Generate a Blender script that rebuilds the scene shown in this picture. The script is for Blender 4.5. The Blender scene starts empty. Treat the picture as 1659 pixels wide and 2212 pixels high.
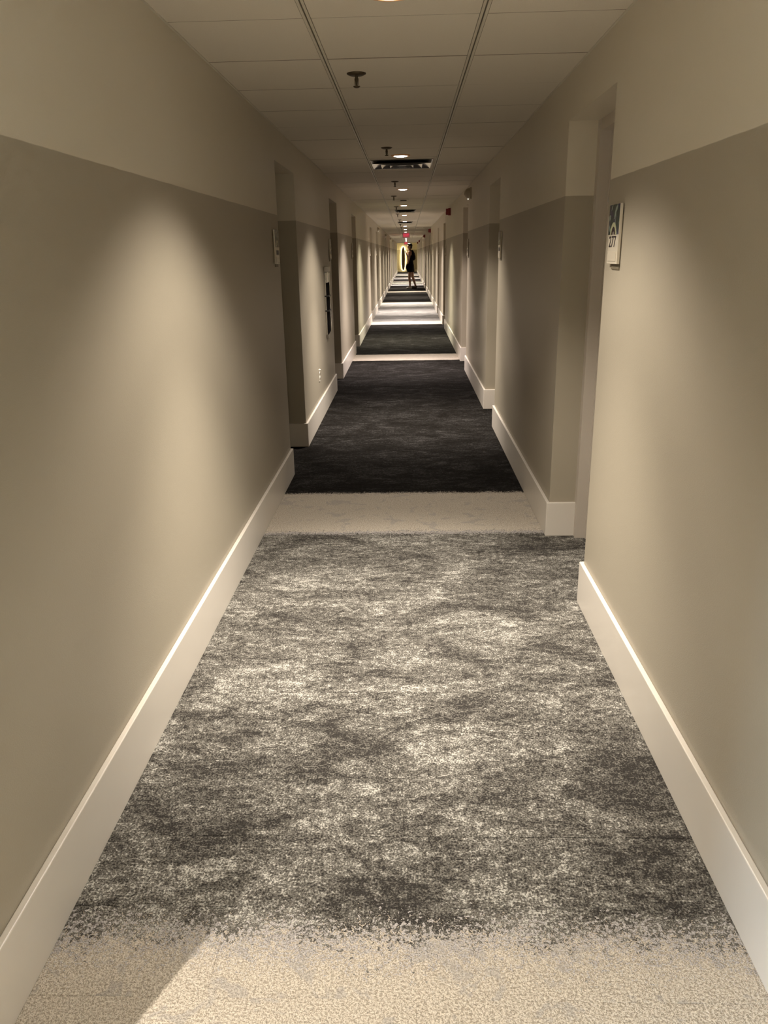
import bpy, bmesh, math, random
from mathutils import Vector, Matrix

random.seed(7)
scene = bpy.context.scene
COL = scene.collection

# ------------------------------------------------------------------ camera
IMG_W, IMG_H = 1659, 2212
YAW, PITCH, ROLL = 0.0348, 0.3222, -0.0188
CAM = Vector((0.0379, 0.0, 1.55))
FPX = 1672.7
fwd = Vector((-math.sin(YAW) * math.cos(PITCH), math.cos(YAW) * math.cos(PITCH), -math.sin(PITCH)))
rgt = Vector((math.cos(YAW), math.sin(YAW), 0))
upv = rgt.cross(fwd)
r2 = rgt * math.cos(ROLL) + upv * math.sin(ROLL)
u2 = -rgt * math.sin(ROLL) + upv * math.cos(ROLL)
cam_data = bpy.data.cameras.new('camera')
cam_data.sensor_fit = 'HORIZONTAL'
cam_data.sensor_width = 36.0
cam_data.lens = FPX / IMG_W * 36.0
cam_data.clip_start = 0.02
cam_data.clip_end = 300
cam = bpy.data.objects.new('camera', cam_data)
COL.objects.link(cam)
m = Matrix((r2, u2, -fwd)).transposed().to_4x4()
m.translation = CAM
cam.matrix_world = m
scene.camera = cam

# ------------------------------------------------------------------ world, exposure
w = bpy.data.worlds.new('world')
scene.world = w
w.use_nodes = True
w.node_tree.nodes['Background'].inputs[0].default_value = (0.0, 0.0, 0.0, 1)
w.node_tree.nodes['Background'].inputs[1].default_value = 0.0
scene.view_settings.view_transform = 'Standard'
scene.view_settings.look = 'None'
scene.view_settings.exposure = 0.2
scene.view_settings.gamma = 1.0
scene.view_settings.use_curve_mapping = False
scene.cycles.max_bounces = 6
scene.cycles.diffuse_bounces = 4
scene.cycles.glossy_bounces = 2
scene.cycles.caustics_reflective = False
scene.cycles.caustics_refractive = False
scene.cycles.sample_clamp_indirect = 6.0

LAMP_POWER = 460.0          # main beam of each corridor downlight
LAMP_CONE = math.radians(78)
LAMP_SPILL = 136.0           # wider soft spill of the same fitting
SPILL_CONE = math.radians(116)

# ------------------------------------------------------------------ dimensions (metres)
XL, XR = -0.832, 0.829       # wall faces
BT, BH = 0.018, 0.200        # baseboard thickness, height
HC = 2.356                   # ceiling
SPLIT = 1.806                # change of paint
HEAD = 2.145                 # top of door openings
Y0, Y1 = -4.2, 69.75         # corridor ends
DEP = 0.146                  # return depth up to the door frame
WT = 0.34                    # wall thickness
LOBBY = (-2.6, 0.57)         # side passage on the left, behind the viewpoint
OPEN_L = [(5.52, 6.43), (9.24, 10.19), (12.88, 13.88), (18.95, 19.95), (22.75, 23.75), (28.9, 29.85),
          (32.6, 33.55), (38.9, 39.85), (42.6, 43.55), (48.9, 49.85), (52.6, 53.55), (58.7, 59.65), (62.4, 63.35)]
OPEN_R = [(3.29, 4.20), (7.12, 8.01), (10.80, 11.75), (17.05, 18.02), (20.6, 21.52), (26.05, 27.0),
          (28.9, 29.82), (35.2, 36.15), (38.9, 39.85), (45.2, 46.15), (48.9, 49.85), (55.2, 56.15), (58.9, 59.85), (65.0, 65.95)]
LIGHTS_Y = [-2.0, 2.92, 7.36, 11.08, 14.76, 18.45, 22.1, 25.75, 29.4, 33.05, 37.35, 40.9, 44.0, 47.65, 51.3, 54.95, 58.6, 62.25, 65.9]
ORD = ['', 'first', 'second', 'third', 'fourth', 'fifth', 'sixth', 'seventh', 'eighth', 'ninth', 'tenth', 'eleventh', 'twelfth',
       'thirteenth', 'fourteenth', 'fifteenth', 'sixteenth', 'seventeenth', 'eighteenth', 'nineteenth', 'twentieth']

# ------------------------------------------------------------------ node helpers
class NT:
    def __init__(self, name):
        self.mat = bpy.data.materials.new(name)
        self.mat.use_nodes = True
        self.t = self.mat.node_tree
        self.b = self.t.nodes['Principled BSDF']
    def n(self, typ, **kw):
        nd = self.t.nodes.new(typ)
        for k, v in kw.items():
            if k.startswith('i_'):
                key = k[2:]
                nd.inputs[int(key) if key.isdigit() else key.replace('_', ' ')].default_value = v
            else:
                setattr(nd, k, v)
        return nd
    def l(self, a, b):
        self.t.links.new(a, b)
    def math(self, op, a, b=None, c=None):
        nd = self.t.nodes.new('ShaderNodeMath'); nd.operation = op
        for i, v in enumerate((a, b, c)):
            if v is None: continue
            if isinstance(v, (int, float)): nd.inputs[i].default_value = v
            else: self.l(v, nd.inputs[i])
        return nd.outputs[0]
    def smooth(self, v, lo, hi):
        nd = self.t.nodes.new('ShaderNodeMapRange'); nd.interpolation_type = 'SMOOTHSTEP'
        self.l(v, nd.inputs[0]); nd.inputs[1].default_value = lo; nd.inputs[2].default_value = hi
        return nd.outputs[0]
    def mix(self, f, a, b):
        nd = self.t.nodes.new('ShaderNodeMix'); nd.data_type = 'RGBA'
        for s, v in ((nd.inputs[0], f), (nd.inputs[6], a), (nd.inputs[7], b)):
            if isinstance(v, (int, float)): s.default_value = v
            elif isinstance(v, tuple): s.default_value = (*v, 1) if len(v) == 3 else v
            else: self.l(v, s)
        return nd.outputs[2]
    def noise(self, vec, scale, detail=2.0, rough=0.5, dist=0.0):
        nd = self.n('ShaderNodeTexNoise'); self.l(vec, nd.inputs['Vector'])
        nd.inputs['Scale'].default_value = scale; nd.inputs['Detail'].default_value = detail
        nd.inputs['Roughness'].default_value = rough; nd.inputs['Distortion'].default_value = dist
        return nd.outputs[0]
    def bump(self, h, strength, dist):
        nd = self.n('ShaderNodeBump'); self.l(h, nd.inputs['Height'])
        nd.inputs['Strength'].default_value = strength; nd.inputs['Distance'].default_value = dist
        self.l(nd.outputs[0], self.b.inputs['Normal'])
    def pos(self):
        return self.n('ShaderNodeNewGeometry').outputs['Position']
    def vmap(self, vec, scale, loc=(0, 0, 0)):
        nd = self.n('ShaderNodeMapping'); self.l(vec, nd.inputs[0])
        nd.inputs['Scale'].default_value = scale; nd.inputs['Location'].default_value = loc
        return nd.outputs[0]

def plain(name, col, rough=0.5, metal=0.0, var=0.06, scale=40.0, bump=0.0, spec=0.5):
    t = NT(name)
    n = t.noise(t.n('ShaderNodeTexCoord').outputs['Object'], scale, 3)
    lo = tuple(max(0, c * (1 - var)) for c in col); hi = tuple(min(1, c * (1 + var)) for c in col)
    t.l(t.mix(n, lo, hi), t.b.inputs['Base Color'])
    t.b.inputs['Roughness'].default_value = rough
    t.b.inputs['Metallic'].default_value = metal
    t.b.inputs['Specular IOR Level'].default_value = spec
    if bump: t.bump(n, bump, 0.002)
    return t.mat

def emit(name, col, strength, base=(0.8, 0.8, 0.8), sampling='NONE'):
    t = NT(name)
    t.b.inputs['Base Color'].default_value = (*base, 1)
    t.b.inputs['Emission Color'].default_value = (*col, 1)
    t.b.inputs['Emission Strength'].default_value = strength
    t.mat.cycles.emission_sampling = sampling
    return t.mat

def wall_paint():
    t = NT('two_tone_wall_paint')
    P = t.pos()
    sep = t.n('ShaderNodeSeparateXYZ'); t.l(P, sep.inputs[0])
    wob = t.noise(P, 9.0, 3)
    z = t.math('ADD', sep.outputs[2], t.math('MULTIPLY', t.math('SUBTRACT', wob, 0.5), 0.004))
    f = t.smooth(z, SPLIT - 0.0015, SPLIT + 0.0015)
    soft = t.noise(P, 1.7, 3)
    low = t.mix(soft, (0.342, 0.302, 0.232), (0.357, 0.316, 0.245))
    high = t.mix(soft, (0.595, 0.54, 0.435), (0.615, 0.56, 0.455))
    t.l(t.mix(f, low, high), t.b.inputs['Base Color'])
    t.b.inputs['Roughness'].default_value = 0.43
    t.b.inputs['Specular IOR Level'].default_value = 0.42
    pe = t.noise(P, 300.0, 1, 0.6)
    t.bump(pe, 0.22, 0.0016)
    return t.mat

def ceiling_tile_mat():
    t = NT('mineral_fibre_tile')
    P = t.pos()
    n = t.noise(P, 300.0, 2, 0.7)
    n2 = t.noise(P, 3.0, 2)
    col = t.mix(n, (0.62, 0.575, 0.49), (0.72, 0.67, 0.58))
    col = t.mix(t.math('MULTIPLY', n2, 0.25), col, (0.64, 0.59, 0.50))
    t.l(col, t.b.inputs['Base Color'])
    t.b.inputs['Roughness'].default_value = 0.85
    t.b.inputs['Specular IOR Level'].default_value = 0.2
    t.bump(n, 0.35, 0.002)
    return t.mat

# carpet zones along the corridor: (start y, kind)
ZONES = [(-4.2, 'b'), (1.40, 'g'), (4.28, 'b'), (5.05, 'd'), (11.93, 'b'), (12.68, 'd'), (18.2, 'b'), (19.0, 'l'), (25.7, 'b'), (26.6, 'd'),
         (33.6, 'b'), (34.6, 'd'), (40.6, 'b'), (41.4, 'l'), (46.0, 'b'), (46.8, 'd'), (50.6, 'l'), (53.4, 'b'), (54.2, 'd'), (58.2, 'b'), (59.0, 'l'), (64.0, 'd')]

def carpet_mat():
    t = NT('mottled_plank_carpet')
    P = t.pos()
    sep = t.n('ShaderNodeSeparateXYZ'); t.l(P, sep.inputs[0])
    rnd = t.n('ShaderNodeObjectInfo').outputs['Random']
    off = t.n('ShaderNodeCombineXYZ')
    t.l(t.math('MULTIPLY', rnd, 37.0), off.inputs[2])
    va = t.n('ShaderNodeVectorMath'); va.operation = 'ADD'
    t.l(P, va.inputs[0]); t.l(off.outputs[0], va.inputs[1])
    Q = va.outputs[0]                       # pattern differs from plank to plank
    tuft = t.noise(P, 170.0, 1, 0.6)        # single tufts
    yarn = t.noise(P, 400.0, 0, 0.6)        # yarn ends within a tuft
    clump = t.noise(P, 50.0, 2, 0.65, 0.4)
    # zone code with a ragged edge
    rag = t.math('ADD', t.math('MULTIPLY', t.math('SUBTRACT', clump, 0.5), 0.30), t.math('MULTIPLY', t.math('SUBTRACT', t.noise(P, 7.0, 3), 0.5), 0.16))
    rag = t.math('ADD', rag, t.math('MULTIPLY', t.math('SUBTRACT', tuft, 0.5), 0.42))
    # planks of the nearest edge dissolve wider than the cut edges further on
    near = t.math('SUBTRACT', 1.0, t.math('MULTIPLY', t.smooth(sep.outputs[1], 2.5, 3.8), 0.62))
    yy = t.math('ADD', sep.outputs[1], t.math('MULTIPLY', rag, near))
    def band_mask(kinds):
        acc = None
        for q, (ys, k) in enumerate(ZONES):
            if k not in kinds: continue
            ye = ZONES[q + 1][0] if q + 1 < len(ZONES) else 80.0
            mk = t.math('COMPARE', yy, (ys + ye) / 2, (ye - ys) / 2)
            acc = mk if acc is None else t.math('MAXIMUM', acc, mk)
        return acc
    m_b, m_g, m_l = band_mask('b'), band_mask('g'), band_mask('l')
    # beige zone
    patch = t.smooth(t.noise(Q, 10.0, 3, 0.65, 0.6), 0.56, 0.63)
    bei = t.mix(t.smooth(t.math('ADD', t.math('MULTIPLY', tuft, 0.6), t.math('MULTIPLY', yarn, 0.4)), 0.36, 0.62), (0.37, 0.32, 0.255), (0.58, 0.52, 0.435))
    bei = t.mix(t.math('MULTIPLY', patch, 0.6), bei, (0.36, 0.335, 0.305))
    # grey zone: light and dark tufts, density steered by broad noises stretched across the corridor
    Ps = t.vmap(P, (0.75, 1.25, 1.0)); Qs = t.vmap(Q, (0.62, 1.35, 1.0))
    broad = t.noise(Ps, 3.0, 3, 0.65, 0.8)
    mid = t.noise(Qs, 15.0, 3, 0.72, 0.8)
    dens = t.math('ADD', t.math('MULTIPLY', broad, 1.0), t.math('MULTIPLY', mid, 1.0))
    spk = t.math('ADD', t.math('MULTIPLY', tuft, 1.05), t.math('MULTIPLY', clump, 0.95))
    sig = t.math('ADD', dens, spk)
    sig = t.math('ADD', sig, t.math('MULTIPLY', t.math('SUBTRACT', rnd, 0.5), 0.05))
    f0 = t.smooth(sig, 1.72, 2.06)
    f1 = t.smooth(sig, 2.03, 2.46)
    gre = t.mix(f0, (0.045, 0.041, 0.037), (0.15, 0.14, 0.122))
    gre = t.mix(f1, gre, (0.50, 0.48, 0.43))
    lig = t.mix(f0, (0.17, 0.163, 0.157), (0.30, 0.288, 0.27))
    lig = t.mix(f1, lig, (0.52, 0.50, 0.47))
    # charcoal zone
    dar = t.mix(f0, (0.0055, 0.0048, 0.004), (0.014, 0.013, 0.012))
    dar = t.mix(f1, dar, (0.060, 0.057, 0.055))
    col = t.mix(m_g, dar, gre)
    col = t.mix(m_l, col, lig)
    rag2 = t.math('ADD', t.math('MULTIPLY', t.math('SUBTRACT', t.noise(P, 80.0, 2, 0.7, 0.4), 0.5), 0.5), t.math('MULTIPLY', t.math('SUBTRACT', t.noise(P, 9.0, 2), 0.5), 0.14))
    yy2 = t.math('ADD', sep.outputs[1], t.math('MULTIPLY', rag2, near))
    m_t = t.math('MAXIMUM', t.math('COMPARE', yy2, 1.37, 0.075), t.math('COMPARE', yy2, 4.27, 0.03))
    col = t.mix(m_t, col, t.mix(tuft, (0.33, 0.305, 0.29), (0.50, 0.47, 0.45)))
    col = t.mix(m_b, col, bei)
    tuft_shading = t.smooth(t.math('ADD', t.math('MULTIPLY', yarn, 0.6), t.math('MULTIPLY', tuft, 0.4)), 0.34, 0.60)  # shading in the gaps between tufts, put into the colour
    col = t.mix(t.math('MULTIPLY', t.math('SUBTRACT', 1.0, tuft_shading), t.math('SUBTRACT', 0.62, t.math('MULTIPLY', m_b, 0.38))), col, (0.012, 0.010, 0.008))
    t.l(col, t.b.inputs['Base Color'])
    t.b.inputs['Roughness'].default_value = 0.95
    t.b.inputs['Specular IOR Level'].default_value = 0.03
    t.bump(tuft, 0.8, 0.006)
    return t.mat

def skin_mat():
    t = NT('skin')
    n = t.noise(t.n('ShaderNodeTexCoord').outputs['Object'], 30.0, 3)
    t.l(t.mix(n, (0.34, 0.18, 0.11), (0.40, 0.22, 0.14)), t.b.inputs['Base Color'])
    t.b.inputs['Roughness'].default_value = 0.5
    return t.mat

def wood_mat():
    t = NT('striped_board_wood')
    O = t.n('ShaderNodeTexCoord').outputs['Object']
    n = t.noise(t.vmap(O, (60, 60, 2.0)), 1.0, 4)
    t.l(t.mix(n, (0.05, 0.028, 0.012), (0.13, 0.075, 0.034)), t.b.inputs['Base Color'])
    t.b.inputs['Roughness'].default_value = 0.3
    return t.mat

def art_mat():
    """printed picture strip of the room signs: dark green and violet blades over a pale arch"""
    t = NT('sign_print')
    O = t.n('ShaderNodeTexCoord').outputs['Object']
    sep = t.n('ShaderNodeSeparateXYZ'); t.l(O, sep.inputs[0])
    y, z = sep.outputs[1], sep.outputs[2]
    bend = t.math('ADD', t.math('MULTIPLY', y, 60.0), t.math('MULTIPLY', t.math('MULTIPLY', z, z), 900.0))
    wv = t.math('SINE', t.math('ADD', t.math('MULTIPLY', bend, 1.4), t.math('MULTIPLY', t.noise(O, 25.0, 2), 5.0)))
    col = t.mix(t.smooth(wv, 0.5, 0.95), (0.030, 0.042, 0.036), (0.20, 0.24, 0.20))
    col = t.mix(t.smooth(t.noise(O, 30.0, 2), 0.52, 0.64), col, (0.045, 0.035, 0.075))
    r = t.math('SQRT', t.math('ADD', t.math('POWER', y, 2.0), t.math('POWER', t.math('ADD', z, 0.054), 2.0)))
    arch = t.smooth(r, 0.046, 0.042)
    col = t.mix(arch, col, (0.40, 0.40, 0.25))
    col = t.mix(t.smooth(r, 0.030, 0.027), col, (0.03, 0.018, 0.022))
    col = t.mix(t.smooth(r, 0.013, 0.010), col, (0.22, 0.19, 0.16))
    t.l(col, t.b.inputs['Base Color'])
    t.b.inputs['Roughness'].default_value = 0.18
    return t.mat

M = {}
M['wall'] = wall_paint()
M['tile'] = ceiling_tile_mat()
M['carpet'] = carpet_mat()
M['base'] = plain('white_trim_paint', (0.64, 0.59, 0.52), 0.35, var=0.03, scale=6)
M['frame'] = plain('door_frame_paint', (0.50, 0.445, 0.38), 0.4, var=0.03, scale=6)
M['door'] = plain('door_paint', (0.40, 0.355, 0.285), 0.45, var=0.04, scale=5)
M['plenum'] = plain('plenum_dark', (0.02, 0.018, 0.015), 0.9)
M['tee'] = plain('ceiling_tee_paint', (0.58, 0.54, 0.45), 0.5, var=0.03)
M['slab'] = plain('concrete_subfloor', (0.05, 0.05, 0.05), 0.9)
M['steel'] = plain('brushed_steel', (0.55, 0.53, 0.49), 0.3, 1.0)
M['chrome'] = plain('bright_metal', (0.75, 0.73, 0.68), 0.14, 1.0)
M['bronze'] = plain('dark_bronze', (0.085, 0.065, 0.04), 0.45, 0.7)
M['white'] = plain('white_plastic', (0.68, 0.64, 0.55), 0.4, var=0.03)
M['offwhite'] = plain('aged_plastic', (0.46, 0.40, 0.30), 0.45, var=0.04)
M['black'] = plain('black_plastic', (0.012, 0.011, 0.010), 0.4)
M['dark_glass'] = plain('dark_glass', (0.010, 0.010, 0.010), 0.08)
M['matte_black'] = plain('matte_black', (0.006, 0.005, 0.005), 0.9, spec=0.1)
M['red'] = plain('red_enamel', (0.20, 0.012, 0.014), 0.4)
M['acrylic'] = plain('cream_acrylic', (0.56, 0.505, 0.405), 0.2, var=0.02)
M['sign_back'] = plain('sign_backing', (0.15, 0.125, 0.085), 0.5)
M['sign_insert'] = plain('sign_insert', (0.52, 0.465, 0.37), 0.3, var=0.03)
M['tile_edge'] = plain('raw_edge_joint_shade', (0.24, 0.21, 0.165), 0.9)  # raw fibre edge, its dark tone also painting the shadow in the joints
M['ink'] = plain('sign_ink', (0.02, 0.012, 0.014), 0.5)
M['art'] = art_mat()
M['trim_warm'] = plain('trim_ring_warm_lit', (0.75, 0.42, 0.20), 0.35, 0.3)  # orange of the lamp-lit can interior put into the ring colour
M['cloth'] = plain('black_cloth', (0.004, 0.0036, 0.0034), 0.95, spec=0.1, var=0.3, scale=60, bump=0.3)
M['pack'] = plain('black_nylon', (0.005, 0.0045, 0.0045), 0.9, spec=0.15, var=0.3, scale=50)
M['hair'] = plain('dark_hair', (0.010, 0.006, 0.004), 0.6, var=0.4, scale=90, bump=0.5)
M['shoe_white'] = plain('white_shoe', (0.80, 0.78, 0.74), 0.5)
M['shoe_dark'] = plain('dark_shoe', (0.05, 0.035, 0.028), 0.6)
M['skin'] = skin_mat()
M['wood'] = wood_mat()
M['wood_pale'] = plain('pale_wood_inlay', (0.30, 0.20, 0.09), 0.3, var=0.15)
M['led'] = emit('halo_led', (1.0, 0.84, 0.42), 60.0, sampling='AUTO')
M['exit_red'] = emit('exit_letters', (1.0, 0.03, 0.08), 1.0, (0.5, 0.02, 0.03))
M['exit_panel'] = emit('exit_panel', (0.9, 0.16, 0.25), 0.10, (0.55, 0.22, 0.25))
M['exit_dark'] = plain('exit_housing_red', (0.16, 0.02, 0.025), 0.4)
M['pinlight'] = emit('indicator_led', (1.0, 0.95, 0.8), 1.3)
M['day_pane'] = emit('daylight_pane', (0.56, 0.76, 1.0), 55.0, sampling='AUTO')

# ------------------------------------------------------------------ mesh helpers
class MB:
    def __init__(self):
        self.bm = bmesh.new()
    def box(self, x0, x1, y0, y1, z0, z1, bev=0.0):
        r = bmesh.ops.create_cube(self.bm, size=1.0)
        for v in r['verts']:
            v.co = Vector(((x0 + x1) / 2 + v.co.x * (x1 - x0), (y0 + y1) / 2 + v.co.y * (y1 - y0), (z0 + z1) / 2 + v.co.z * (z1 - z0)))
        if bev:
            es = list({e for v in r['verts'] for e in v.link_edges})
            bmesh.ops.bevel(self.bm, geom=es, offset=bev, segments=2, profile=0.6, affect='EDGES')
        return self
    def prism(self, pts, z0, z1):
        lo = [self.bm.verts.new((x, y, z0)) for x, y in pts]
        hi = [self.bm.verts.new((x, y, z1)) for x, y in pts]
        n = len(pts)
        self.bm.faces.new(lo[::-1]); self.bm.faces.new(hi)
        for i in range(n):
            self.bm.faces.new((lo[i], lo[(i + 1) % n], hi[(i + 1) % n], hi[i]))
        return self
    def lathe(self, prof, seg=28, axis='z', at=(0, 0, 0)):
        """prof: list of (radius, height) along the axis"""
        rings = []
        def put(r, h, a):
            c, s = r * math.cos(a), r * math.sin(a)
            p = {'z': (c, s, h), 'x': (h, c, s), 'y': (c, h, s)}[axis]
            return self.bm.verts.new((p[0] + at[0], p[1] + at[1], p[2] + at[2]))
        for r, h in prof:
            if r < 1e-6: rings.append([put(0, h, 0)])
            else: rings.append([put(r, h, 2 * math.pi * i / seg) for i in range(seg)])
        for a, b in zip(rings, rings[1:]):
            for i in range(seg):
                j = (i + 1) % seg
                if len(a) == 1 and len(b) == 1: break
                if len(a) == 1: self.bm.faces.new((a[0], b[i], b[j]))
                elif len(b) == 1: self.bm.faces.new((a[i], a[j], b[0]))
                else: self.bm.faces.new((a[i], a[j], b[j], b[i]))
        return self
    def ball(self, c, r, s=(1, 1, 1), u=16, v=10):
        q = bmesh.ops.create_uvsphere(self.bm, u_segments=u, v_segments=v, radius=1.0)
        for vt in q['verts']:
            vt.co = Vector((c[0] + vt.co.x * r * s[0], c[1] + vt.co.y * r * s[1], c[2] + vt.co.z * r * s[2]))
        return self
    def limb(self, pts, seg=14):
        """tapered chain: list of (x, y, z, r)"""
        for p in pts: self.ball(p[:3], p[3])
        for a, b in zip(pts, pts[1:]):
            A, B = Vector(a[:3]), Vector(b[:3]); d = B - A
            if d.length < 1e-5: continue
            q = bmesh.ops.create_cone(self.bm, cap_ends=True, segments=seg, radius1=a[3], radius2=b[3], depth=d.length)
            rot = d.to_track_quat('Z', 'Y').to_matrix().to_4x4()
            rot.translation = (A + B) / 2
            bmesh.ops.transform(self.bm, matrix=rot, verts=q['verts'])
        return self
    def mesh(self, name, smooth=False, recalc=True):
        if recalc: bmesh.ops.recalc_face_normals(self.bm, faces=self.bm.faces)
        me = bpy.data.meshes.new(name); self.bm.to_mesh(me); self.bm.free()
        if smooth:
            me.polygons.foreach_set('use_smooth', [True] * len(me.polygons))
        return me
    def build(self, name, mat, parent=None, smooth=False, loc=None):
        return link(name, self.mesh(name, smooth), mat, parent, loc)

def link(name, me, mat, parent=None, loc=None):
    o = bpy.data.objects.new(name, me)
    if mat is not None and len(me.materials) == 0: me.materials.append(M[mat] if isinstance(mat, str) else mat)
    COL.objects.link(o)
    if parent is not None: o.parent = parent
    if loc: o.location = loc
    return o

def thing(name, label, cat, loc=(0, 0, 0), group=None, rz=0.0):
    o = bpy.data.objects.new(name, None); COL.objects.link(o)
    o.empty_display_size = 0.05
    o.location = loc; o.rotation_euler = (0, 0, rz)
    tag(o, label, cat, group)
    return o

def tag(o, label, cat, group=None):
    o['label'] = label; o['category'] = cat
    if group: o['group'] = group
    return o

def struct(o):
    o['kind'] = 'structure'
    return o

def dup(o, parent=None):
    c = o.copy(); COL.objects.link(c); c.parent = parent
    for ch in o.children: dup(ch, c)
    return c

def fused(mb, name, voxel, smooth_it=6):
    """one continuous surface from overlapping solids"""
    me = mb.mesh(name + '_raw')
    o = bpy.data.objects.new(name + '_raw', me); COL.objects.link(o)
    r = o.modifiers.new('r', 'REMESH'); r.mode = 'VOXEL'; r.voxel_size = voxel
    s = o.modifiers.new('s', 'SMOOTH'); s.factor = 0.5; s.iterations = smooth_it
    dg = bpy.context.evaluated_depsgraph_get()
    out = bpy.data.meshes.new_from_object(o.evaluated_get(dg))
    out.name = name
    bpy.data.objects.remove(o); bpy.data.meshes.remove(me)
    out.polygons.foreach_set('use_smooth', [True] * len(out.polygons))
    return out

# ------------------------------------------------------------------ floor
fl = MB().box(-4.6, 1.4, Y0, Y1 + 0.4, -0.15, -0.010)
floor = struct(fl.build('floor', 'slab'))

ROW = 0.25
ROW_PHASE = 0.02
X_MIN, X_MAX = -1.10, 1.10
def row_pieces(k):
    offs = [0.045, -0.42, 0.29, -0.17][k % 4] if k >= 0 else [0.045, -0.42, 0.29, -0.17][(k + 400) % 4]
    cuts = [X_MIN]
    c = offs - 3.0
    while c < X_MAX:
        if c > X_MIN + 0.03: cuts.append(c)
        c += 1.0
    cuts.append(X_MAX)
    return [(a, b) for a, b in zip(cuts, cuts[1:]) if b - a > 0.02]

def plank_into(bm, x0, x1, y0, y1, ht=0.0):
    g, b = 0.0001, 0.0008
    x0 += g; x1 -= g; y0 += g; y1 -= g
    zt = ht
    lo = [bm.verts.new(p) for p in ((x0, y0, -0.010), (x1, y0, -0.010), (x1, y1, -0.010), (x0, y1, -0.010))]
    md = [bm.verts.new(p) for p in ((x0, y0, zt - b), (x1, y0, zt - b), (x1, y1, zt - b), (x0, y1, zt - b))]
    tp = [bm.verts.new(p) for p in ((x0 + b, y0 + b, zt), (x1 - b, y0 + b, zt), (x1 - b, y1 - b, zt), (x0 + b, y1 - b, zt))]
    for A, B in ((lo, md), (md, tp)):
        for i in range(4): bm.faces.new((A[i], A[(i + 1) % 4], B[(i + 1) % 4], B[i]))
    bm.faces.new(tp); bm.faces.new(lo[::-1])

plank_cache = {}
k_start, k_near, k_end = int((0.5) / ROW), int(10.3 / ROW), int(Y1 / ROW) + 1
for k in range(k_start, k_near):
    for (a, b) in row_pieces(k):
        key = (round(a, 3), round(b, 3))
        if key not in plank_cache:
            bm = bmesh.new(); plank_into(bm, a, b, 0, ROW)
            me = bpy.data.meshes.new('carpet_plank'); bm.to_mesh(me); bm.free(); me.materials.append(M['carpet'])
            plank_cache[key] = me
        o = bpy.data.objects.new('carpet_plank', plank_cache[key]); COL.objects.link(o)
        o.parent = floor; o.location = (0, k * ROW + ROW_PHASE, random.uniform(-0.0006, 0.0004))
bm = bmesh.new()
for k in range(k_near, k_end):
    for (a, b) in row_pieces(k): plank_into(bm, a, b, k * ROW + ROW_PHASE, (k + 1) * ROW + ROW_PHASE)
for k in range(int(Y0 / ROW) - 1, k_start):
    plank_into(bm, -4.5, X_MIN, k * ROW + ROW_PHASE, (k + 1) * ROW + ROW_PHASE)
    for (a, b) in row_pieces(k): plank_into(bm, a, b, k * ROW + ROW_PHASE, (k + 1) * ROW + ROW_PHASE)
me = bpy.data.meshes.new('carpet_planks_far'); bm.to_mesh(me); bm.free()
o = link('carpet_planks_far', me, 'carpet', floor); o['kind'] = 'stuff'

# ------------------------------------------------------------------ walls with door alcoves
def make_wall(name, side, opens, lobby=None):
    s = -1 if side == 'L' else 1
    face = XL if side == 'L' else XR
    back = face + s * WT
    x0, x1 = min(face, back), max(face, back)
    mb = MB()
    y = Y0
    segs = []
    cuts = ([(lobby[0], lobby[1], True)] if lobby else []) + [(a, b, False) for a, b in opens]
    for a, b, full in cuts:
        segs.append((y, a)); y = b
        if not full: mb.box(x0, x1, a, b, HEAD, HC + 0.05)
    segs.append((y, Y1))
    for a, b in segs: mb.box(x0, x1, a, b, -0.15, HC + 0.05)
    o = struct(mb.build(name, 'wall'))
    # baseboards: one per pier, wrapping into the alcoves up to the door frame
    for i, (a, b) in enumerate(segs):
        near_ret = i > 0 and not (lobby and i == 1)
        far_ret = i < len(segs) - 1 and not (lobby and i == 0)
        f = face - s * BT
        ya = a - BT if i > 0 else a
        yb = b + BT if i < len(segs) - 1 else b
        d = face + s * DEP
        pts = [(face, b), (face, a)]
        if i > 0: pts = pts[:1] + [(face, a)] + [(d, a), (d, ya)] + [(f, ya)]
        else: pts = pts + [(f, ya)]
        if i < len(segs) - 1: pts = pts + [(f, yb), (d, yb), (d, b)]
        else: pts = pts + [(f, yb)]
        bb = MB().prism(pts, 0.0, BH)
        bo = bb.build('baseboard_' + ('left' if side == 'L' else 'right'), 'base')
        struct(bo)
        bv = bo.modifiers.new('bevel', 'BEVEL'); bv.width = 0.003; bv.segments = 2; bv.limit_method = 'ANGLE'
    return o

wall_left = make_wall('wall_left', 'L', OPEN_L, LOBBY)
wall_right = make_wall('wall_right', 'R', OPEN_R)
struct(MB().box(XL - WT, XR + WT, Y1, Y1 + 0.3, -0.15, HC + 0.05).build('wall_end', 'wall'))
struct(MB().box(XL, XR, Y1 - BT, Y1, 0, BH).build('baseboard_end', 'base'))
struct(MB().box(-4.9, XR + WT, Y0 - 0.3, Y0, -0.15, HC + 0.05).build('wall_rear', 'wall'))
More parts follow.
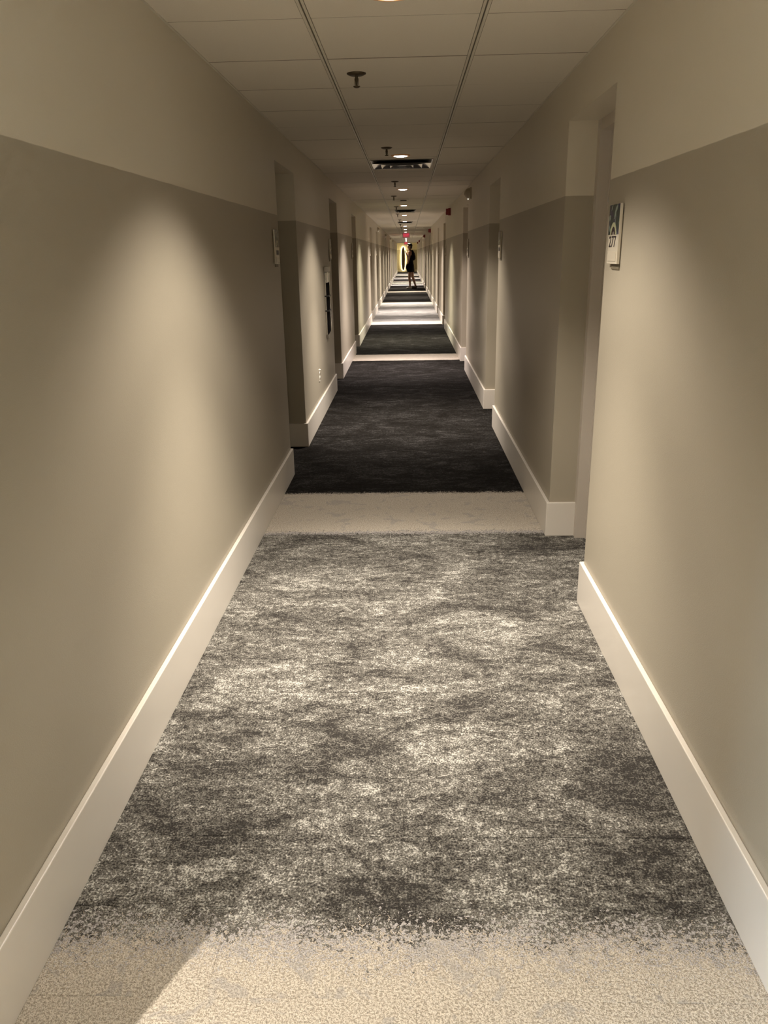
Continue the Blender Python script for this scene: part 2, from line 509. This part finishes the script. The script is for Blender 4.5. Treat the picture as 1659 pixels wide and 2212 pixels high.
# side passage behind the viewpoint
struct(MB().box(-4.9, XL - WT, LOBBY[1], LOBBY[1] + 0.3, -0.15, HC + 0.05).build('wall_passage_front', 'wall'))
struct(MB().box(-4.9, XL - WT, LOBBY[0] - 0.3, LOBBY[0], -0.15, HC + 0.05).build('wall_passage_back', 'wall'))
mb = MB()
mb.box(-4.9, -4.6, LOBBY[0], LOBBY[1], -0.15, 0.75).box(-4.9, -4.6, LOBBY[0], LOBBY[1], 2.1, HC + 0.05)
mb.box(-4.9, -4.6, LOBBY[0], LOBBY[0] + 0.5, 0.75, 2.1).box(-4.9, -4.6, LOBBY[1] - 0.5, LOBBY[1], 0.75, 2.1)
struct(mb.build('wall_passage_end', 'wall'))
win = struct(MB().box(-4.72, -4.70, LOBBY[0] + 0.5, LOBBY[1] - 0.5, 0.75, 2.1).build('window_1', 'day_pane'))
wf = MB()
for yy in (LOBBY[0] + 0.5, (LOBBY[0] + LOBBY[1]) / 2 - 0.03, LOBBY[1] - 0.56): wf.box(-4.70, -4.64, yy, yy + 0.06, 0.75, 2.1)
for zz in (0.75, 2.04): wf.box(-4.70, -4.64, LOBBY[0] + 0.5, LOBBY[1] - 0.5, zz, zz + 0.06)
wf.build('window_frame', 'base', win)

# doors inside the alcoves
def door_proto(width):
    root = bpy.data.objects.new('door_1', None); COL.objects.link(root); struct(root)
    # local: x outwards from the corridor (0 = frame front face), y along the corridor from 0 to width
    fw = 0.052
    for ya, yb in ((0, fw), (width - fw, width)):
        j = MB().box(0, 0.15, ya - (0.0 if ya else 0), yb, 0.0, HEAD)
        j.box(-0.004, 0.03, ya, yb, 0.0, HEAD)
        j.build('door_jamb', 'frame', root)
        ys = yb if ya == 0 else ya - 0.014
        MB().box(0.052, 0.15, ys, ys + 0.014, 0, HEAD - fw).build('door_stop', 'frame', root)
    MB().box(0, 0.15, fw, width - fw, HEAD - fw, HEAD).build('door_header', 'frame', root)
    leaf = MB().box(0.075, 0.12, fw + 0.014, width - fw - 0.014, 0.008, HEAD - fw - 0.003).build('door_leaf', 'door', root)
    h = MB().box(0.066, 0.075, fw + 0.06, fw + 0.11, 0.92, 1.16, 0.004)
    h.lathe([(0.011, 0.02), (0.011, 0.068)], 14, 'x', (0, fw + 0.085, 1.0))
    h.box(0.014, 0.030, fw + 0.075, fw + 0.20, 0.99, 1.01, 0.005)
    h.build('door_handle', 'steel', leaf)
    return root
protos = {}
n_door = 0
for side, opens in (('L', OPEN_L), ('R', OPEN_R)):
    for a, b in opens:
        n_door += 1
        wd = round(b - a - 2 * 0.0, 3)
        if wd not in protos:
            d = protos[wd] = door_proto(wd)
        else:
            d = dup(protos[wd])
        d.name = 'door_%d' % n_door
        if side == 'R':
            d.location = (XR + DEP, a, 0); d.rotation_euler = (0, 0, 0)
        else:
            d.location = (XL - DEP, b, 0); d.rotation_euler = (0, 0, math.pi)

# ------------------------------------------------------------------ ceiling: plenum slab, tees, lay-in tiles
ceil = struct(MB().box(-4.9, XR + WT, Y0 - 0.3, Y1 + 0.3, HC + 0.024, HC + 0.16).build('ceiling', 'plenum'))
TEE = (-0.3176, 0.3170)
TP, TPH = 0.62, 3.193
for x in TEE:
    t = MB()
    for s in (-1, 1): t.box(x + s * 0.0080 - 0.0052, x + s * 0.0080 + 0.0052, Y0, Y1, HC - 0.0015, HC + 0.022)
    t.build('ceiling_tee', 'tee', ceil)
for nm, x0, x1 in (('left', XL, XL + 0.009), ('right', XR - 0.009, XR)):
    MB().box(x0, x1, Y0 if nm == 'right' else LOBBY[1], Y1, HC - 0.003, HC + 0.001).build('wall_angle', 'tee', ceil)
cols = [(XL + 0.0, TEE[0] - 0.0134), (TEE[0] + 0.0134, TEE[1] - 0.0134), (TEE[1] + 0.0134, XR)]
def tile_into(bm, x0, x1, y0, y1, g=0.0018, b=0.0018):
    y0 += g; y1 -= g
    z = HC
    tp = [bm.verts.new(p) for p in ((x0, y0, z + 0.024), (x1, y0, z + 0.024), (x1, y1, z + 0.024), (x0, y1, z + 0.024))]
    md = [bm.verts.new(p) for p in ((x0, y0, z + b), (x1, y0, z + b), (x1, y1, z + b), (x0, y1, z + b))]
    lo = [bm.verts.new(p) for p in ((x0 + b, y0 + b, z), (x1 - b, y0 + b, z), (x1 - b, y1 - b, z), (x0 + b, y1 - b, z))]
    for A, B in ((lo, md), (md, tp)):
        for i in range(4):
            fc = bm.faces.new((A[i], A[(i + 1) % 4], B[(i + 1) % 4], B[i])); fc.material_index = 1
    bm.faces.new(lo[::-1]); bm.faces.new(tp)
tile_me = []
for a, b in cols:
    bm = bmesh.new(); tile_into(bm, a, b, 0, TP)
    me = bpy.data.meshes.new('ceiling_tile'); bm.to_mesh(me); bm.free(); me.materials.append(M['tile']); me.materials.append(M['tile_edge']); tile_me.append(me)
for k in range(-5, 24):
    for me in tile_me:
        o = bpy.data.objects.new('ceiling_tile', me); COL.objects.link(o); o.parent = ceil
        o.location = (0, TPH + k * TP, random.uniform(-0.0008, 0.0008))
bm = bmesh.new()
for k in list(range(24, 108)) + list(range(-12, -5)):
    for a, b in cols: tile_into(bm, a, b, TPH + k * TP, min(Y1, TPH + (k + 1) * TP), 0.0006, 0.0008)
for i in range(6):
    for k in range(6): tile_into(bm, XL - 0.62 * (i + 1) + 0.004, XL - 0.62 * i, LOBBY[0] - 0.3 + k * 0.62, LOBBY[0] - 0.3 + (k + 1) * 0.62)
me = bpy.data.meshes.new('ceiling_tiles_far'); bm.to_mesh(me); bm.free()
me.materials.append(M['tile']); me.materials.append(M['tile_edge'])
o = link('ceiling_tiles_far', me, None, ceil); o['kind'] = 'stuff'

# ------------------------------------------------------------------ downlights
LAMP_TINT = [(1, .90, .79), (1, .905, .79), (1, .895, .79), (1, .87, .83), (1, .94, .75), (1, .89, .83), (1, .90, .83), (1, .91, .81)]
lens_mats = {}
def lens_mat(c):
    if c not in lens_mats: lens_mats[c] = emit('downlight_lens', (1, (c[1] + 1) / 2, (c[2] + 1) / 2), 14.0)
    return lens_mats[c]
ring_me = MB().lathe([(0.060, 0.0), (0.060, -0.006), (0.066, -0.010), (0.082, -0.007), (0.086, 0.0)], 36).mesh('trim_ring', True)
ring_me.materials.append(M['trim_warm'])
lens_me = MB().lathe([(0.060, -0.004), (0.055, -0.009), (0.035, -0.0145), (0.0, -0.017)], 36).mesh('lens', True)
lamp_data = {}
def downlight(x, y, label, idx, power=LAMP_POWER, soft=0.05):
    t = thing('downlight', label, 'ceiling light', (x, y, HC), 'recessed downlights along the ceiling')
    link('trim_ring', ring_me, None, t)
    c = LAMP_TINT[idx % len(LAMP_TINT)]
    key = (c, power)
    if key not in lamp_data:
        me = lens_me.copy(); me.materials.append(lens_mat(c))
        Ls = []
        for nm, en, cone, bl in (('downlight_beam', power, LAMP_CONE, 1.0), ('downlight_spill', power * LAMP_SPILL / LAMP_POWER, SPILL_CONE, 0.6)):
            L = bpy.data.lights.new(nm, 'SPOT')
            L.energy = en; L.color = c; L.spot_size = cone; L.spot_blend = bl; L.shadow_soft_size = soft
            Ls.append(L)
        lamp_data[key] = (me, Ls)
    me, Ls = lamp_data[key]
    link('lens', me, None, t)
    for L in Ls:
        lo = bpy.data.objects.new(L.name, L); COL.objects.link(lo); lo.parent = t; lo.location = (0, 0, -0.075)
    return t
downlight(-0.01, LIGHTS_Y[0], 'round ceiling downlight just behind the viewpoint, out of the picture', 0)
for i, y in enumerate(LIGHTS_Y[1:]):
    lab = 'round recessed downlight, cut off by the top edge of the picture' if i == 0 else 'lit round ceiling downlight, %s complete one counting away from the viewer' % ORD[i]
    downlight(-0.01 - 0.0008 * y, y, lab, i + 1, LAMP_POWER * (1.35 if y > 17 else 1.2 if y > 9 else 1.0))
downlight(-1.23, -0.34, 'round ceiling downlight in the side passage behind the viewpoint', 1, LAMP_POWER * 2.8, 0.008)

# ------------------------------------------------------------------ sprinklers
SPR = [(-.196, 4.10), (-.124, 6.82), (-.105, 9.91), (-.16, 12.36), (-.161, 15.13), (-.17, 17.94), (-.154, 21.03), (-.16, 24.1), (-.16, 27.2), (-.16, 31.0)]
esc = MB().lathe([(0.046, 0.001), (0.045, -0.004), (0.030, -0.011), (0.012, -0.013), (0.0, -0.013)], 28).mesh('escutcheon', True)
esc.materials.append(M['bronze'])
st = MB().lathe([(0.0075, -0.011), (0.0065, -0.030), (0.005, -0.045), (0.0045, -0.058), (0.0, -0.058)], 14)
for s in (-1, 1): st.box(s * 0.008 - 0.0015, s * 0.008 + 0.0015, -0.002, 0.002, -0.050, -0.022)
st = st.mesh('stem', False); st.materials.append(M['bronze'])
de = MB().lathe([(0.0, -0.063), (0.010, -0.062), (0.017, -0.056), (0.0165, -0.055), (0.009, -0.058), (0.0, -0.058)], 18).mesh('deflector', True)
de.materials.append(M['bronze'])
for i, (x, y) in enumerate(SPR):
    t = thing('fire_sprinkler', 'dark metal fire sprinkler on the ceiling, %s from the viewer' % (ORD[i + 1] if i else 'nearest and largest, first'), 'sprinkler', (x, y, HC), 'ceiling sprinklers')
    link('escutcheon', esc, None, t); link('stem', st, None, t); link('deflector', de, None, t)

# ------------------------------------------------------------------ ceiling air diffusers
def diffuser(x, y, w, d, label):
    t = thing('air_diffuser', label, 'ceiling vent', (x, y, HC), 'metal air diffusers in the ceiling')
    def ring(s0, s1, z0, z1, name, mat, th=0.003):
        m = MB(); q = []
        for s, z in ((s0, z0), (s1, z1), (s1 - th, z1), (s0 - th, z0)):
            hx, hy = w / 2 * s, d / 2 * s
            q.append([m.bm.verts.new(p) for p in ((-hx, -hy, z), (hx, -hy, z), (hx, hy, z), (-hx, hy, z))])
        for A, B in zip(q, q[1:] + q[:1]):
            for i in range(4): m.bm.faces.new((A[i], A[(i + 1) % 4], B[(i + 1) % 4], B[i]))
        m.build(name, mat, t)
    MB().box(-w / 2, w / 2, -d / 2, d / 2, -0.003, 0.0).build('backing_plate', 'bronze', t)
    ring(1.0, 0.99, 0.0, -0.005, 'outer_frame', 'steel', 0.03)
    ring(0.94, 0.70, -0.034, -0.004, 'louvre', 'chrome', 0.012)
    ring(0.66, 0.42, -0.036, -0.004, 'louvre', 'chrome', 0.012)
    ring(0.38, 0.14, -0.038, -0.004, 'louvre', 'chrome', 0.02)
    MB().box(-w * 0.07, w * 0.07, -d * 0.07, d * 0.07, -0.030, -0.003).build('centre_plate', 'chrome', t)
diffuser(-0.01, 7.905, 0.575, 0.50, 'square metal ceiling air diffuser, nearest one, right behind a lit downlight')
diffuser(0.0, 16.45, 0.42, 0.42, 'small metal ceiling air diffuser, second from the viewer')
diffuser(-0.02, 22.55, 0.42, 0.42, 'small metal ceiling air diffuser, third and furthest from the viewer')

# smoke detector
t = thing('smoke_detector', 'pale round smoke detector on the ceiling between two downlights', 'smoke detector', (-0.02, 13.05, HC))
MB().lathe([(0.078, 0.0), (0.078, -0.012), (0.070, -0.020), (0.0, -0.020)], 30).build('base', 'white', t, True)
MB().lathe([(0.050, -0.019), (0.050, -0.036), (0.0, -0.036)], 30).build('sensor_ring', 'black', t, True)
MB().lathe([(0.056, -0.034), (0.052, -0.042), (0.030, -0.052), (0.0, -0.055)], 30).build('cap', 'white', t, True)

# ------------------------------------------------------------------ room signs
SW, SH, STH = 0.150, 0.190, 0.011
def text_mesh(s, size):
    c = bpy.data.curves.new('room_number', 'FONT'); c.body = s; c.size = size; c.extrude = 0.0006; c.align_x = 'CENTER'; c.align_y = 'CENTER'
    o = bpy.data.objects.new('t', c); COL.objects.link(o)
    dg = bpy.context.evaluated_depsgraph_get()
    me = bpy.data.meshes.new_from_object(o.evaluated_get(dg)); bpy.data.objects.remove(o)
    return me
sign_parts = {}
def room_sign(side, near, label, number=None):
    s = -1 if side == 'L' else 1
    face = XL if side == 'L' else XR
    # local frame: +x points into the wall; the readable face looks along -x
    t = thing('room_sign', label, 'sign', (face, near - 0.165, 1.592), 'acrylic room signs by the doorways', 0 if s > 0 else math.pi)
    if not sign_parts:
        sign_parts['backing'] = MB().box(-0.004, 0.0, -SW / 2 + 0.004, SW / 2 - 0.03, -SH / 2 - 0.020, SH / 2 - 0.02).mesh('backing'); sign_parts['backing'].materials.append(M['sign_back'])
        sign_parts['panel'] = MB().box(-0.004 - STH, -0.004, -SW / 2, SW / 2, -SH / 2, 0.117, 0.0012).mesh('panel'); sign_parts['panel'].materials.append(M['acrylic'])
        me = MB().box(-0.0008, 0.0008, -SW / 2 + 0.001, SW / 2 - 0.001, -0.0535, 0.0525).mesh('picture'); me.materials.append(M['art']); sign_parts['picture'] = me
        me = MB().box(-0.0165, -0.014, -SW / 2 + 0.016, SW / 2 - 0.016, -SH / 2 + 0.010, -0.052).mesh('insert'); me.materials.append(M['sign_insert']); sign_parts['insert'] = me
        me = MB().box(-0.0162, -0.0145, -0.040, 0.040, -0.038, -0.010).mesh('number_plate'); me.materials.append(M['ink']); sign_parts['number_plate'] = me
        me = MB().box(-0.0045, -0.002, -SW / 2 - 0.0030, -SW / 2 - 0.0002, -SH / 2, SH / 2 + 0.016).mesh('edge_strip'); me.materials.append(M['black']); sign_parts['edge_strip'] = me
    link('backing', sign_parts['backing'], None, t)
    link('panel', sign_parts['panel'], None, t)
    link('picture', sign_parts['picture'], None, t, (-0.004 - STH - 0.0004, 0, 0.010 + 0.0535))
    link('insert', sign_parts['insert'], None, t)
    if number:
        me = text_mesh(number, 0.062); me.materials.append(M['ink'])
        o = link('room_number', me, None, t, (-0.0156, 0.006, -0.017))
        o.rotation_euler = (math.pi / 2, 0, -math.pi / 2); o.scale = (1.12, 0.92, 1)
    else:
        link('number_plate', sign_parts['number_plate'], None, t)
    return t
for i, (a, b) in enumerate(OPEN_R[:9]):
    room_sign('R', a, 'acrylic room sign numbered 277 on the right wall' if i == 0 else 'acrylic room sign before the %s doorway on the right wall' % ORD[i + 1], '277' if i == 0 else None)
for i, (a, b) in enumerate(OPEN_L[:8]):
    room_sign('L', a, 'acrylic room sign before the %s doorway on the left wall' % ORD[i + 1])

# ------------------------------------------------------------------ wall cabinet on the left (tall, narrow, chrome rim)
t = thing('wall_cabinet', 'tall narrow wall cabinet with chrome rim and dark glass on the left wall', 'cabinet', (XL, 8.48, 0))
zb, zt, hw, pr = 0.74, 1.43, 0.10, 0.034
rim = MB()
rim.box(0, 0.016, -hw, -hw + 0.02, zb, zt - 0.06, 0.003).box(0, 0.040, hw - 0.02, hw, zb, zt - 0.06, 0.004)
rim.box(0, 0.030, -hw + 0.02, hw - 0.02, zt - 0.16, zt - 0.055, 0.004)
rim.build('rim', 'chrome', t)
c_ = MB(); pts = [(-hw + 0.02, 0.012), (-0.02, 0.030), (0.04, 0.034), (hw - 0.02, 0.020), (hw - 0.02, 0.0), (-hw + 0.02, 0.0)]
c_.prism([(x, y) for y, x in pts], zb + 0.02, zt - 0.16); c_.build('glass_door', 'matte_black', t)
lip = MB(); pts = [(-hw, zb), (hw, zb), (hw * 0.5, zb - 0.045), (-hw * 0.5, zb - 0.045)]
lo = [lip.bm.verts.new((0, y, z)) for y, z in pts]; hi = [lip.bm.verts.new((0.020, y, z)) for y, z in pts]
lip.bm.faces.new(lo); lip.bm.faces.new(hi[::-1])
for i in range(4): lip.bm.faces.new((lo[i], lo[(i + 1) % 4], hi[(i + 1) % 4], hi[i]))
lip.build('bottom_lip', 'steel', t)
for z in (1.135, 0.985):
    MB().box(0, 0.048, -hw - 0.004, hw + 0.004, z - 0.008, z + 0.008, 0.003).build('clasp', 'black', t)
MB().box(0, pr + 0.016, -0.075, 0.075, zt - 0.05, zt, 0.005).build('top_block', 'white', t)

# outlet
t = thing('wall_outlet', 'small white wall outlet low on the left wall below the cabinet', 'outlet', (XL, 7.56, 0.435))
MB().box(0, 0.006, -0.036, 0.036, -0.058, 0.058, 0.002).build('cover_plate', 'white', t)
for z in (-0.026, 0.020):
    so = MB().lathe([(0.017, 0.005), (0.017, 0.0085), (0.0, 0.0085)], 20, 'x', (0, 0, z)).build('socket', 'white', t, True)
    MB().box(0.0086, 0.0092, -0.008, -0.005, z - 0.005, z + 0.006).box(0.0086, 0.0092, 0.005, 0.008, z - 0.005, z + 0.006).build('slot', 'black', so)
MB().ball((0.009, 0, 0.052), 0.009, (1, 1, 1)).build('sensor_bulb', 'white', t, True)

# ------------------------------------------------------------------ wall horns (round) and red alarm strobes
def wall_horn(side, y, z, label):
    s = -1 if side == 'L' else 1
    t = thing('wall_horn', label, 'alarm', (XL if s < 0 else XR, y, z), 'round alarm horns high on the walls', 0 if s > 0 else math.pi)
    MB().box(-0.018, 0, -0.062, 0.062, -0.068, 0.068, 0.006).build('back_box', 'offwhite', t)
    MB().lathe([(0.060, -0.016), (0.062, -0.034), (0.052, -0.060), (0.030, -0.078), (0.0, -0.083)], 30, 'x').build('dome', 'offwhite', t, True)
    MB().lathe([(0.022, -0.078), (0.022, -0.086), (0.0, -0.087)], 18, 'x').build('centre_cap', 'offwhite', t, True)
    MB().ball((-0.038, -0.01, -0.066), 0.007).build('indicator_light', 'pinlight', t, True)
    if s < 0: t.scale = (0.8, 0.8, 0.8)
wall_horn('R', 10.35, 2.235, 'round beige alarm horn high on the right wall')
for i, y in enumerate((23.8, 31.8, 40.2, 47.0)):
    wall_horn('L', y, 2.215, 'small round alarm horn high on the left wall, %s from the viewer' % ORD[i + 1])
def strobe(y, z, label):
    t = thing('alarm_strobe', label, 'alarm', (XR, y, z), 'red fire alarm strobes on the right wall')
    MB().box(-0.045, 0, -0.058, 0.058, -0.062, 0.062, 0.004).build('housing', 'red', t)
    b = MB(); pts = [(-0.045, -0.05), (-0.085, -0.035), (-0.085, 0.035), (-0.045, 0.05)]
    b.prism(pts, -0.052, 0.052); b.build('strobe_cover', 'red', t)
    MB().box(-0.088, -0.084, -0.018, 0.018, -0.045, 0.0).build('lens', 'exit_dark', t)
    for k in range(3): MB().box(-0.087, -0.084, -0.025, 0.025, 0.014 + k * 0.011, 0.019 + k * 0.011).build('grille_slot', 'black', t)
for i, y in enumerate((15.17, 27.8, 36.6, 52.3, 60.5)):
    strobe(y, 2.25, 'red fire alarm strobe high on the right wall, %s from the viewer' % (ORD[i + 1] if i else 'nearest and largest, first'))

# ------------------------------------------------------------------ exit signs
def exit_sign(x, y, wdt, label):
    t = thing('exit_sign', label, 'exit sign', (x, y, HC), 'red exit signs hanging from the ceiling')
    MB().box(-wdt * 0.42, wdt * 0.42, -0.03, 0.03, -0.022, 0.0, 0.004).build('canopy', 'white', t)
    MB().box(-wdt / 2, wdt / 2, -0.006, 0.006, -0.20, -0.022, 0.002).build('panel', 'exit_panel', t)
    MB().box(-wdt / 2 - 0.006, -wdt / 2 + 0.012, -0.012, 0.012, -0.202, -0.02, 0.002).build('side_bar', 'exit_dark', t)
    me = text_mesh('EXIT', 0.17); me.materials.append(M['exit_red'])
    o = link('lettering', me, None, t, (0, -0.0075, -0.112)); o.rotation_euler = (math.pi / 2, 0, 0); o.scale = (wdt / 0.44, 0.95, 1)
exit_sign(-0.012, 34.0, 0.29, 'red EXIT sign hanging from the ceiling, the larger nearer one')
exit_sign(-0.08, 62.0, 0.26, 'small pink red EXIT sign near the far end wall')

# ------------------------------------------------------------------ surfboard with halo on the end wall
def board_outline(n, hw, h, inset=0.0):
    pts = []
    for i in range(n):
        a = 2 * math.pi * i / n
        c, s = math.cos(a), math.sin(a)
        x = (hw - inset) * (abs(c) ** 0.86) * (1 if c >= 0 else -1)
        z = (h / 2 - inset) * s
        pts.append((x, z))
    return pts
t = thing('surfboard', 'tall dark striped surfboard glowing from behind on the far end wall', 'surfboard', (-0.33, Y1, 1.10))
mb = MB(); BHH = 1.90
rings = []
for inset, yy in ((0.010, -0.075), (0.0, -0.092), (0.004, -0.110), (0.05, -0.124)):
    rings.append([mb.bm.verts.new((x, yy, z)) for x, z in board_outline(48, 0.158, BHH, inset)])
for A, B in zip(rings, rings[1:]):
    for i in range(48): mb.bm.faces.new((A[i], A[(i + 1) % 48], B[(i + 1) % 48], B[i]))
mb.bm.faces.new(rings[0]); mb.bm.faces.new(rings[-1][::-1])
mb.build('board', 'wood', t)
for xs, hh in ((-0.062, 1.45), (0.0, 1.72), (0.062, 1.45)):
    MB().box(xs - 0.006, xs + 0.006, -0.1262, -0.120, -hh / 2, hh / 2).build('stringer', 'wood_pale', t)
mb = MB(); rings = []
for inset, yy in ((0.004, -0.070), (0.004, -0.045), (0.030, -0.045), (0.030, -0.070)):
    rings.append([mb.bm.verts.new((x, yy, z)) for x, z in board_outline(48, 0.150, BHH - 0.02, inset)])
for A, B in zip(rings, rings[1:] + rings[:1]):
    for i in range(48): mb.bm.faces.new((A[i], A[(i + 1) % 48], B[(i + 1) % 48], B[i]))
mb.build('halo_strip', 'led', t)
for z in (-0.5, 0.5): MB().box(-0.03, 0.03, -0.078, 0.0, z - 0.03, z + 0.03).build('mount', 'black', t)

# ------------------------------------------------------------------ person standing in the corridor, facing left
PX, PY = -0.005, 37.1
person = thing('person', 'person in black top and shorts with a backpack, standing sideways in the corridor', 'person', (PX, PY, 0))
b = MB()
b.limb([(.175, 0, .97, .125), (.165, 0, 1.12, .118), (.155, 0, 1.30, .122), (.155, 0, 1.45, .128), (.165, 0, 1.56, .105)])      # trunk
for s in (-1, 1):
    b.limb([(.175, s * .07, .97, .11), (.16, s * .075, 1.15, .085), (.155, s * .09, 1.40, .095), (.16, s * .13, 1.57, .07), (.165, s * .04, 1.62, .065)])
b.limb([(.165, 0, 1.60, .065), (.148, 0, 1.70, .056), (.14, 0, 1.78, .058)])                                               # neck
b.ball((.150, 0, 1.845), .1, (.98, .76, 1.10))                                                                          # skull
b.ball((.105, 0, 1.795), .062, (.95, .85, 1.05)); b.ball((.078, 0, 1.762), .030, (.9, 1, .8))                           # jaw, chin
b.limb([(.062, 0, 1.842, .012), (.043, 0, 1.812, .014)])                                                                 # nose
b.limb([(.060, -.02, 1.783, .009), (.057, 0, 1.784, .010), (.060, .02, 1.783, .009)])                                       # mouth
b.limb([(.068, -.045, 1.868, .012), (.058, 0, 1.870, .012), (.068, .045, 1.868, .012)])                                     # brow
for s in (-1, 1): b.ball((.155, s * .080, 1.825), .030, (.75, .4, 1.1))                                                   # ears
# left arm (towards the viewer), hand in the pocket
def hand(b, w, d, up, th_side, curl=0.3, r=0.0092):
    w, d, up = Vector(w), Vector(d).normalized(), Vector(up).normalized()
    sd = d.cross(up).normalized()
    pal = w + d * 0.045
    for k, q in enumerate((-.030, -.010, .010, .030)):
        base = w + d * 0.088 + sd * q
        ln = (.060, .074, .070, .054)[k]
        m1 = base + d * ln * .5 - up * curl * ln * .25
        m2 = base + d * ln * .82 - up * curl * ln * .9
        b.limb([(*(w + d * .02 + sd * q * .6), .015), (*base, .0105), (*m1, r), (*m2, r * .85)], 8)
    tb = w + d * 0.03 + sd * th_side * .028
    b.limb([(*tb, .014), (*(tb + sd * th_side * .026 + d * .028 - up * .006), .0115), (*(tb + sd * th_side * .034 + d * .058 - up * .018), .0095)], 8)
    b.ball(tuple(pal), .036, (1, 1, 1))
b.limb([(.150, -.185, 1.585, .064), (.128, -.215, 1.47, .054), (.110, -.235, 1.325, .045), (.075, -.225, 1.20, .042), (.040, -.205, 1.075, .030)])
hand(b, (.040, -.205, 1.065), (-.25, .12, -.95), (.2, -.95, -.1), -1, 0.25)
# right arm (away from the viewer), raised with the phone
b.limb([(.150, .185, 1.585, .064), (.125, .215, 1.46, .053), (.105, .225, 1.32, .045), (.055, .17, 1.41, .040), (.015, .115, 1.485, .029)])
hand(b, (.012, .110, 1.490), (-.42, -.35, .80), (-.85, -.25, -.45), 1, 0.9)
# legs
b.limb([(.165, -.085, .93, .110), (.140, -.095, .72, .082), (.122, -.10, .50, .060), (.120, -.10, .46, .058), (.140, -.105, .33, .058), (.146, -.11, .20, .045), (.148, -.11, .09, .038)])
b.limb([(.195, .085, .93, .110), (.235, .095, .72, .082), (.272, .10, .50, .060), (.282, .10, .46, .058), (.335, .10, .33, .058), (.372, .10, .20, .045), (.402, .10, .10, .038)])
b.limb([(.160, -.11, .05, .036), (.09, -.12, .035, .032), (.02, -.13, .028, .024)])
b.limb([(.420, .10, .055, .036), (.35, .11, .035, .032), (.275, .12, .028, .024)])
link('body', fused(b, 'body', 0.0065, 4), 'skin', person)
# hair
h = MB(); h.ball((.168, 0, 1.868), .1, (1.02, .86, 1.02)); h.ball((.195, 0, 1.80), .072, (.85, .95, 1.15)); h.ball((.098, 0, 1.932), .052, (1, 1.2, .62))
hm = fused(h, 'hair', 0.008, 4)
bm = bmesh.new(); bm.from_mesh(hm)
bmesh.ops.bisect_plane(bm, geom=bm.verts[:] + bm.edges[:] + bm.faces[:], plane_co=(.096, 0, 1.865), plane_no=Vector((-1, 0, -.55)).normalized(), clear_outer=True)
bm.to_mesh(hm); bm.free()
link('hair', hm, 'hair', person)
# sleeveless top
c = MB()
c.limb([(.178, 0, 1.02, .142), (.168, 0, 1.15, .132), (.158, 0, 1.30, .135), (.160, 0, 1.44, .138), (.172, 0, 1.53, .110)])
for s in (-1, 1): c.limb([(.178, s * .072, 1.02, .122), (.162, s * .078, 1.15, .098), (.160, s * .092, 1.40, .104), (.170, s * .095, 1.55, .064), (.172, s * .085, 1.615, .050)])
link('tank_top', fused(c, 'tank_top', 0.010, 5), 'cloth', person)
# loose shorts with the pocketed hand pushing them out
c = MB()
c.limb([(.178, 0, 1.17, .128), (.178, 0, .98, .160), (.170, 0, .86, .165)])
for s, kx in ((-1, .150), (1, .222)): c.limb([(.178, s * .07, 1.17, .10), (.175, s * .085, .96, .150), (kx, s * .095, .80, .132), (kx, s * .095, .735, .132)])
c.limb([(.06, -.18, 1.09, .055), (.02, -.185, .98, .060), (.005, -.18, .93, .052), (.05, -.15, .84, .07)])
sm = fused(c, 'shorts', 0.010, 5)
bm = bmesh.new(); bm.from_mesh(sm)
for co, no in (((0, 0, .725), (0, 0, -1)), ((0, 0, 1.215), (0, 0, 1))):
    g = bmesh.ops.bisect_plane(bm, geom=bm.verts[:] + bm.edges[:] + bm.faces[:], plane_co=co, plane_no=no, clear_outer=True)
bm.to_mesh(sm); bm.free()
link('shorts', sm, 'cloth', person)
# backpack
c = MB()
c.limb([(.255, 0, 1.61, .065), (.285, 0, 1.50, .095), (.30, 0, 1.36, .100), (.305, 0, 1.31, .092)])
for s in (-1, 1): c.limb([(.255, s * .07, 1.60, .06), (.285, s * .075, 1.50, .088), (.30, s * .08, 1.36, .094), (.305, s * .075, 1.31, .086)])
bp = link('backpack', fused(c, 'backpack', 0.010, 4), 'pack', person)
for s in (-1, 1):
    c = MB(); pts = [(.26, s * .10, 1.60), (.18, s * .105, 1.672), (.085, s * .11, 1.60), (.045, s * .115, 1.46), (.10, s * .15, 1.33), (.24, s * .14, 1.28)]
    c.limb([(*p, .013) for p in pts], 8); c.build('strap', 'pack', bp, True)
c = MB().box(.385, .402, -.07, .07, 1.28, 1.44, .006); c.build('front_pocket', 'pack', bp)
# shoes
def shoe(dx, dy, mat, lift=0.0):
    c = MB(); c.limb([(dx, dy, .050, .043), (dx - .05, dy - .005, .050, .044), (dx - .10, dy - .012, .040, .040), (dx - .155, dy - .02, .036, .034)])
    c.limb([(dx + .018, dy, .095, .042), (dx + .018, dy, .045, .040)])
    c.box(dx - .185, dx + .055, dy - .046, dy + .028, 0.0, .022, .006)
    me = fused(c, 'shoe', 0.007, 3); link('shoe', me, mat, person)
shoe(.165, -.108, 'shoe_white'); shoe(.415, .102, 'shoe_dark')
# phone held in the raised hand
ph = thing('phone', 'dark phone held up in the raised hand of the standing person', 'phone', (PX - .052, PY + .058, 1.60))
ph.rotation_euler = (0.25, -0.55, 0.35)
MB().box(-.006, .004, -.036, .036, -.075, .075, .003).build('case', 'black', ph)
MB().box(.004, .005, -.032, .032, -.068, .068).build('screen', 'dark_glass', ph)
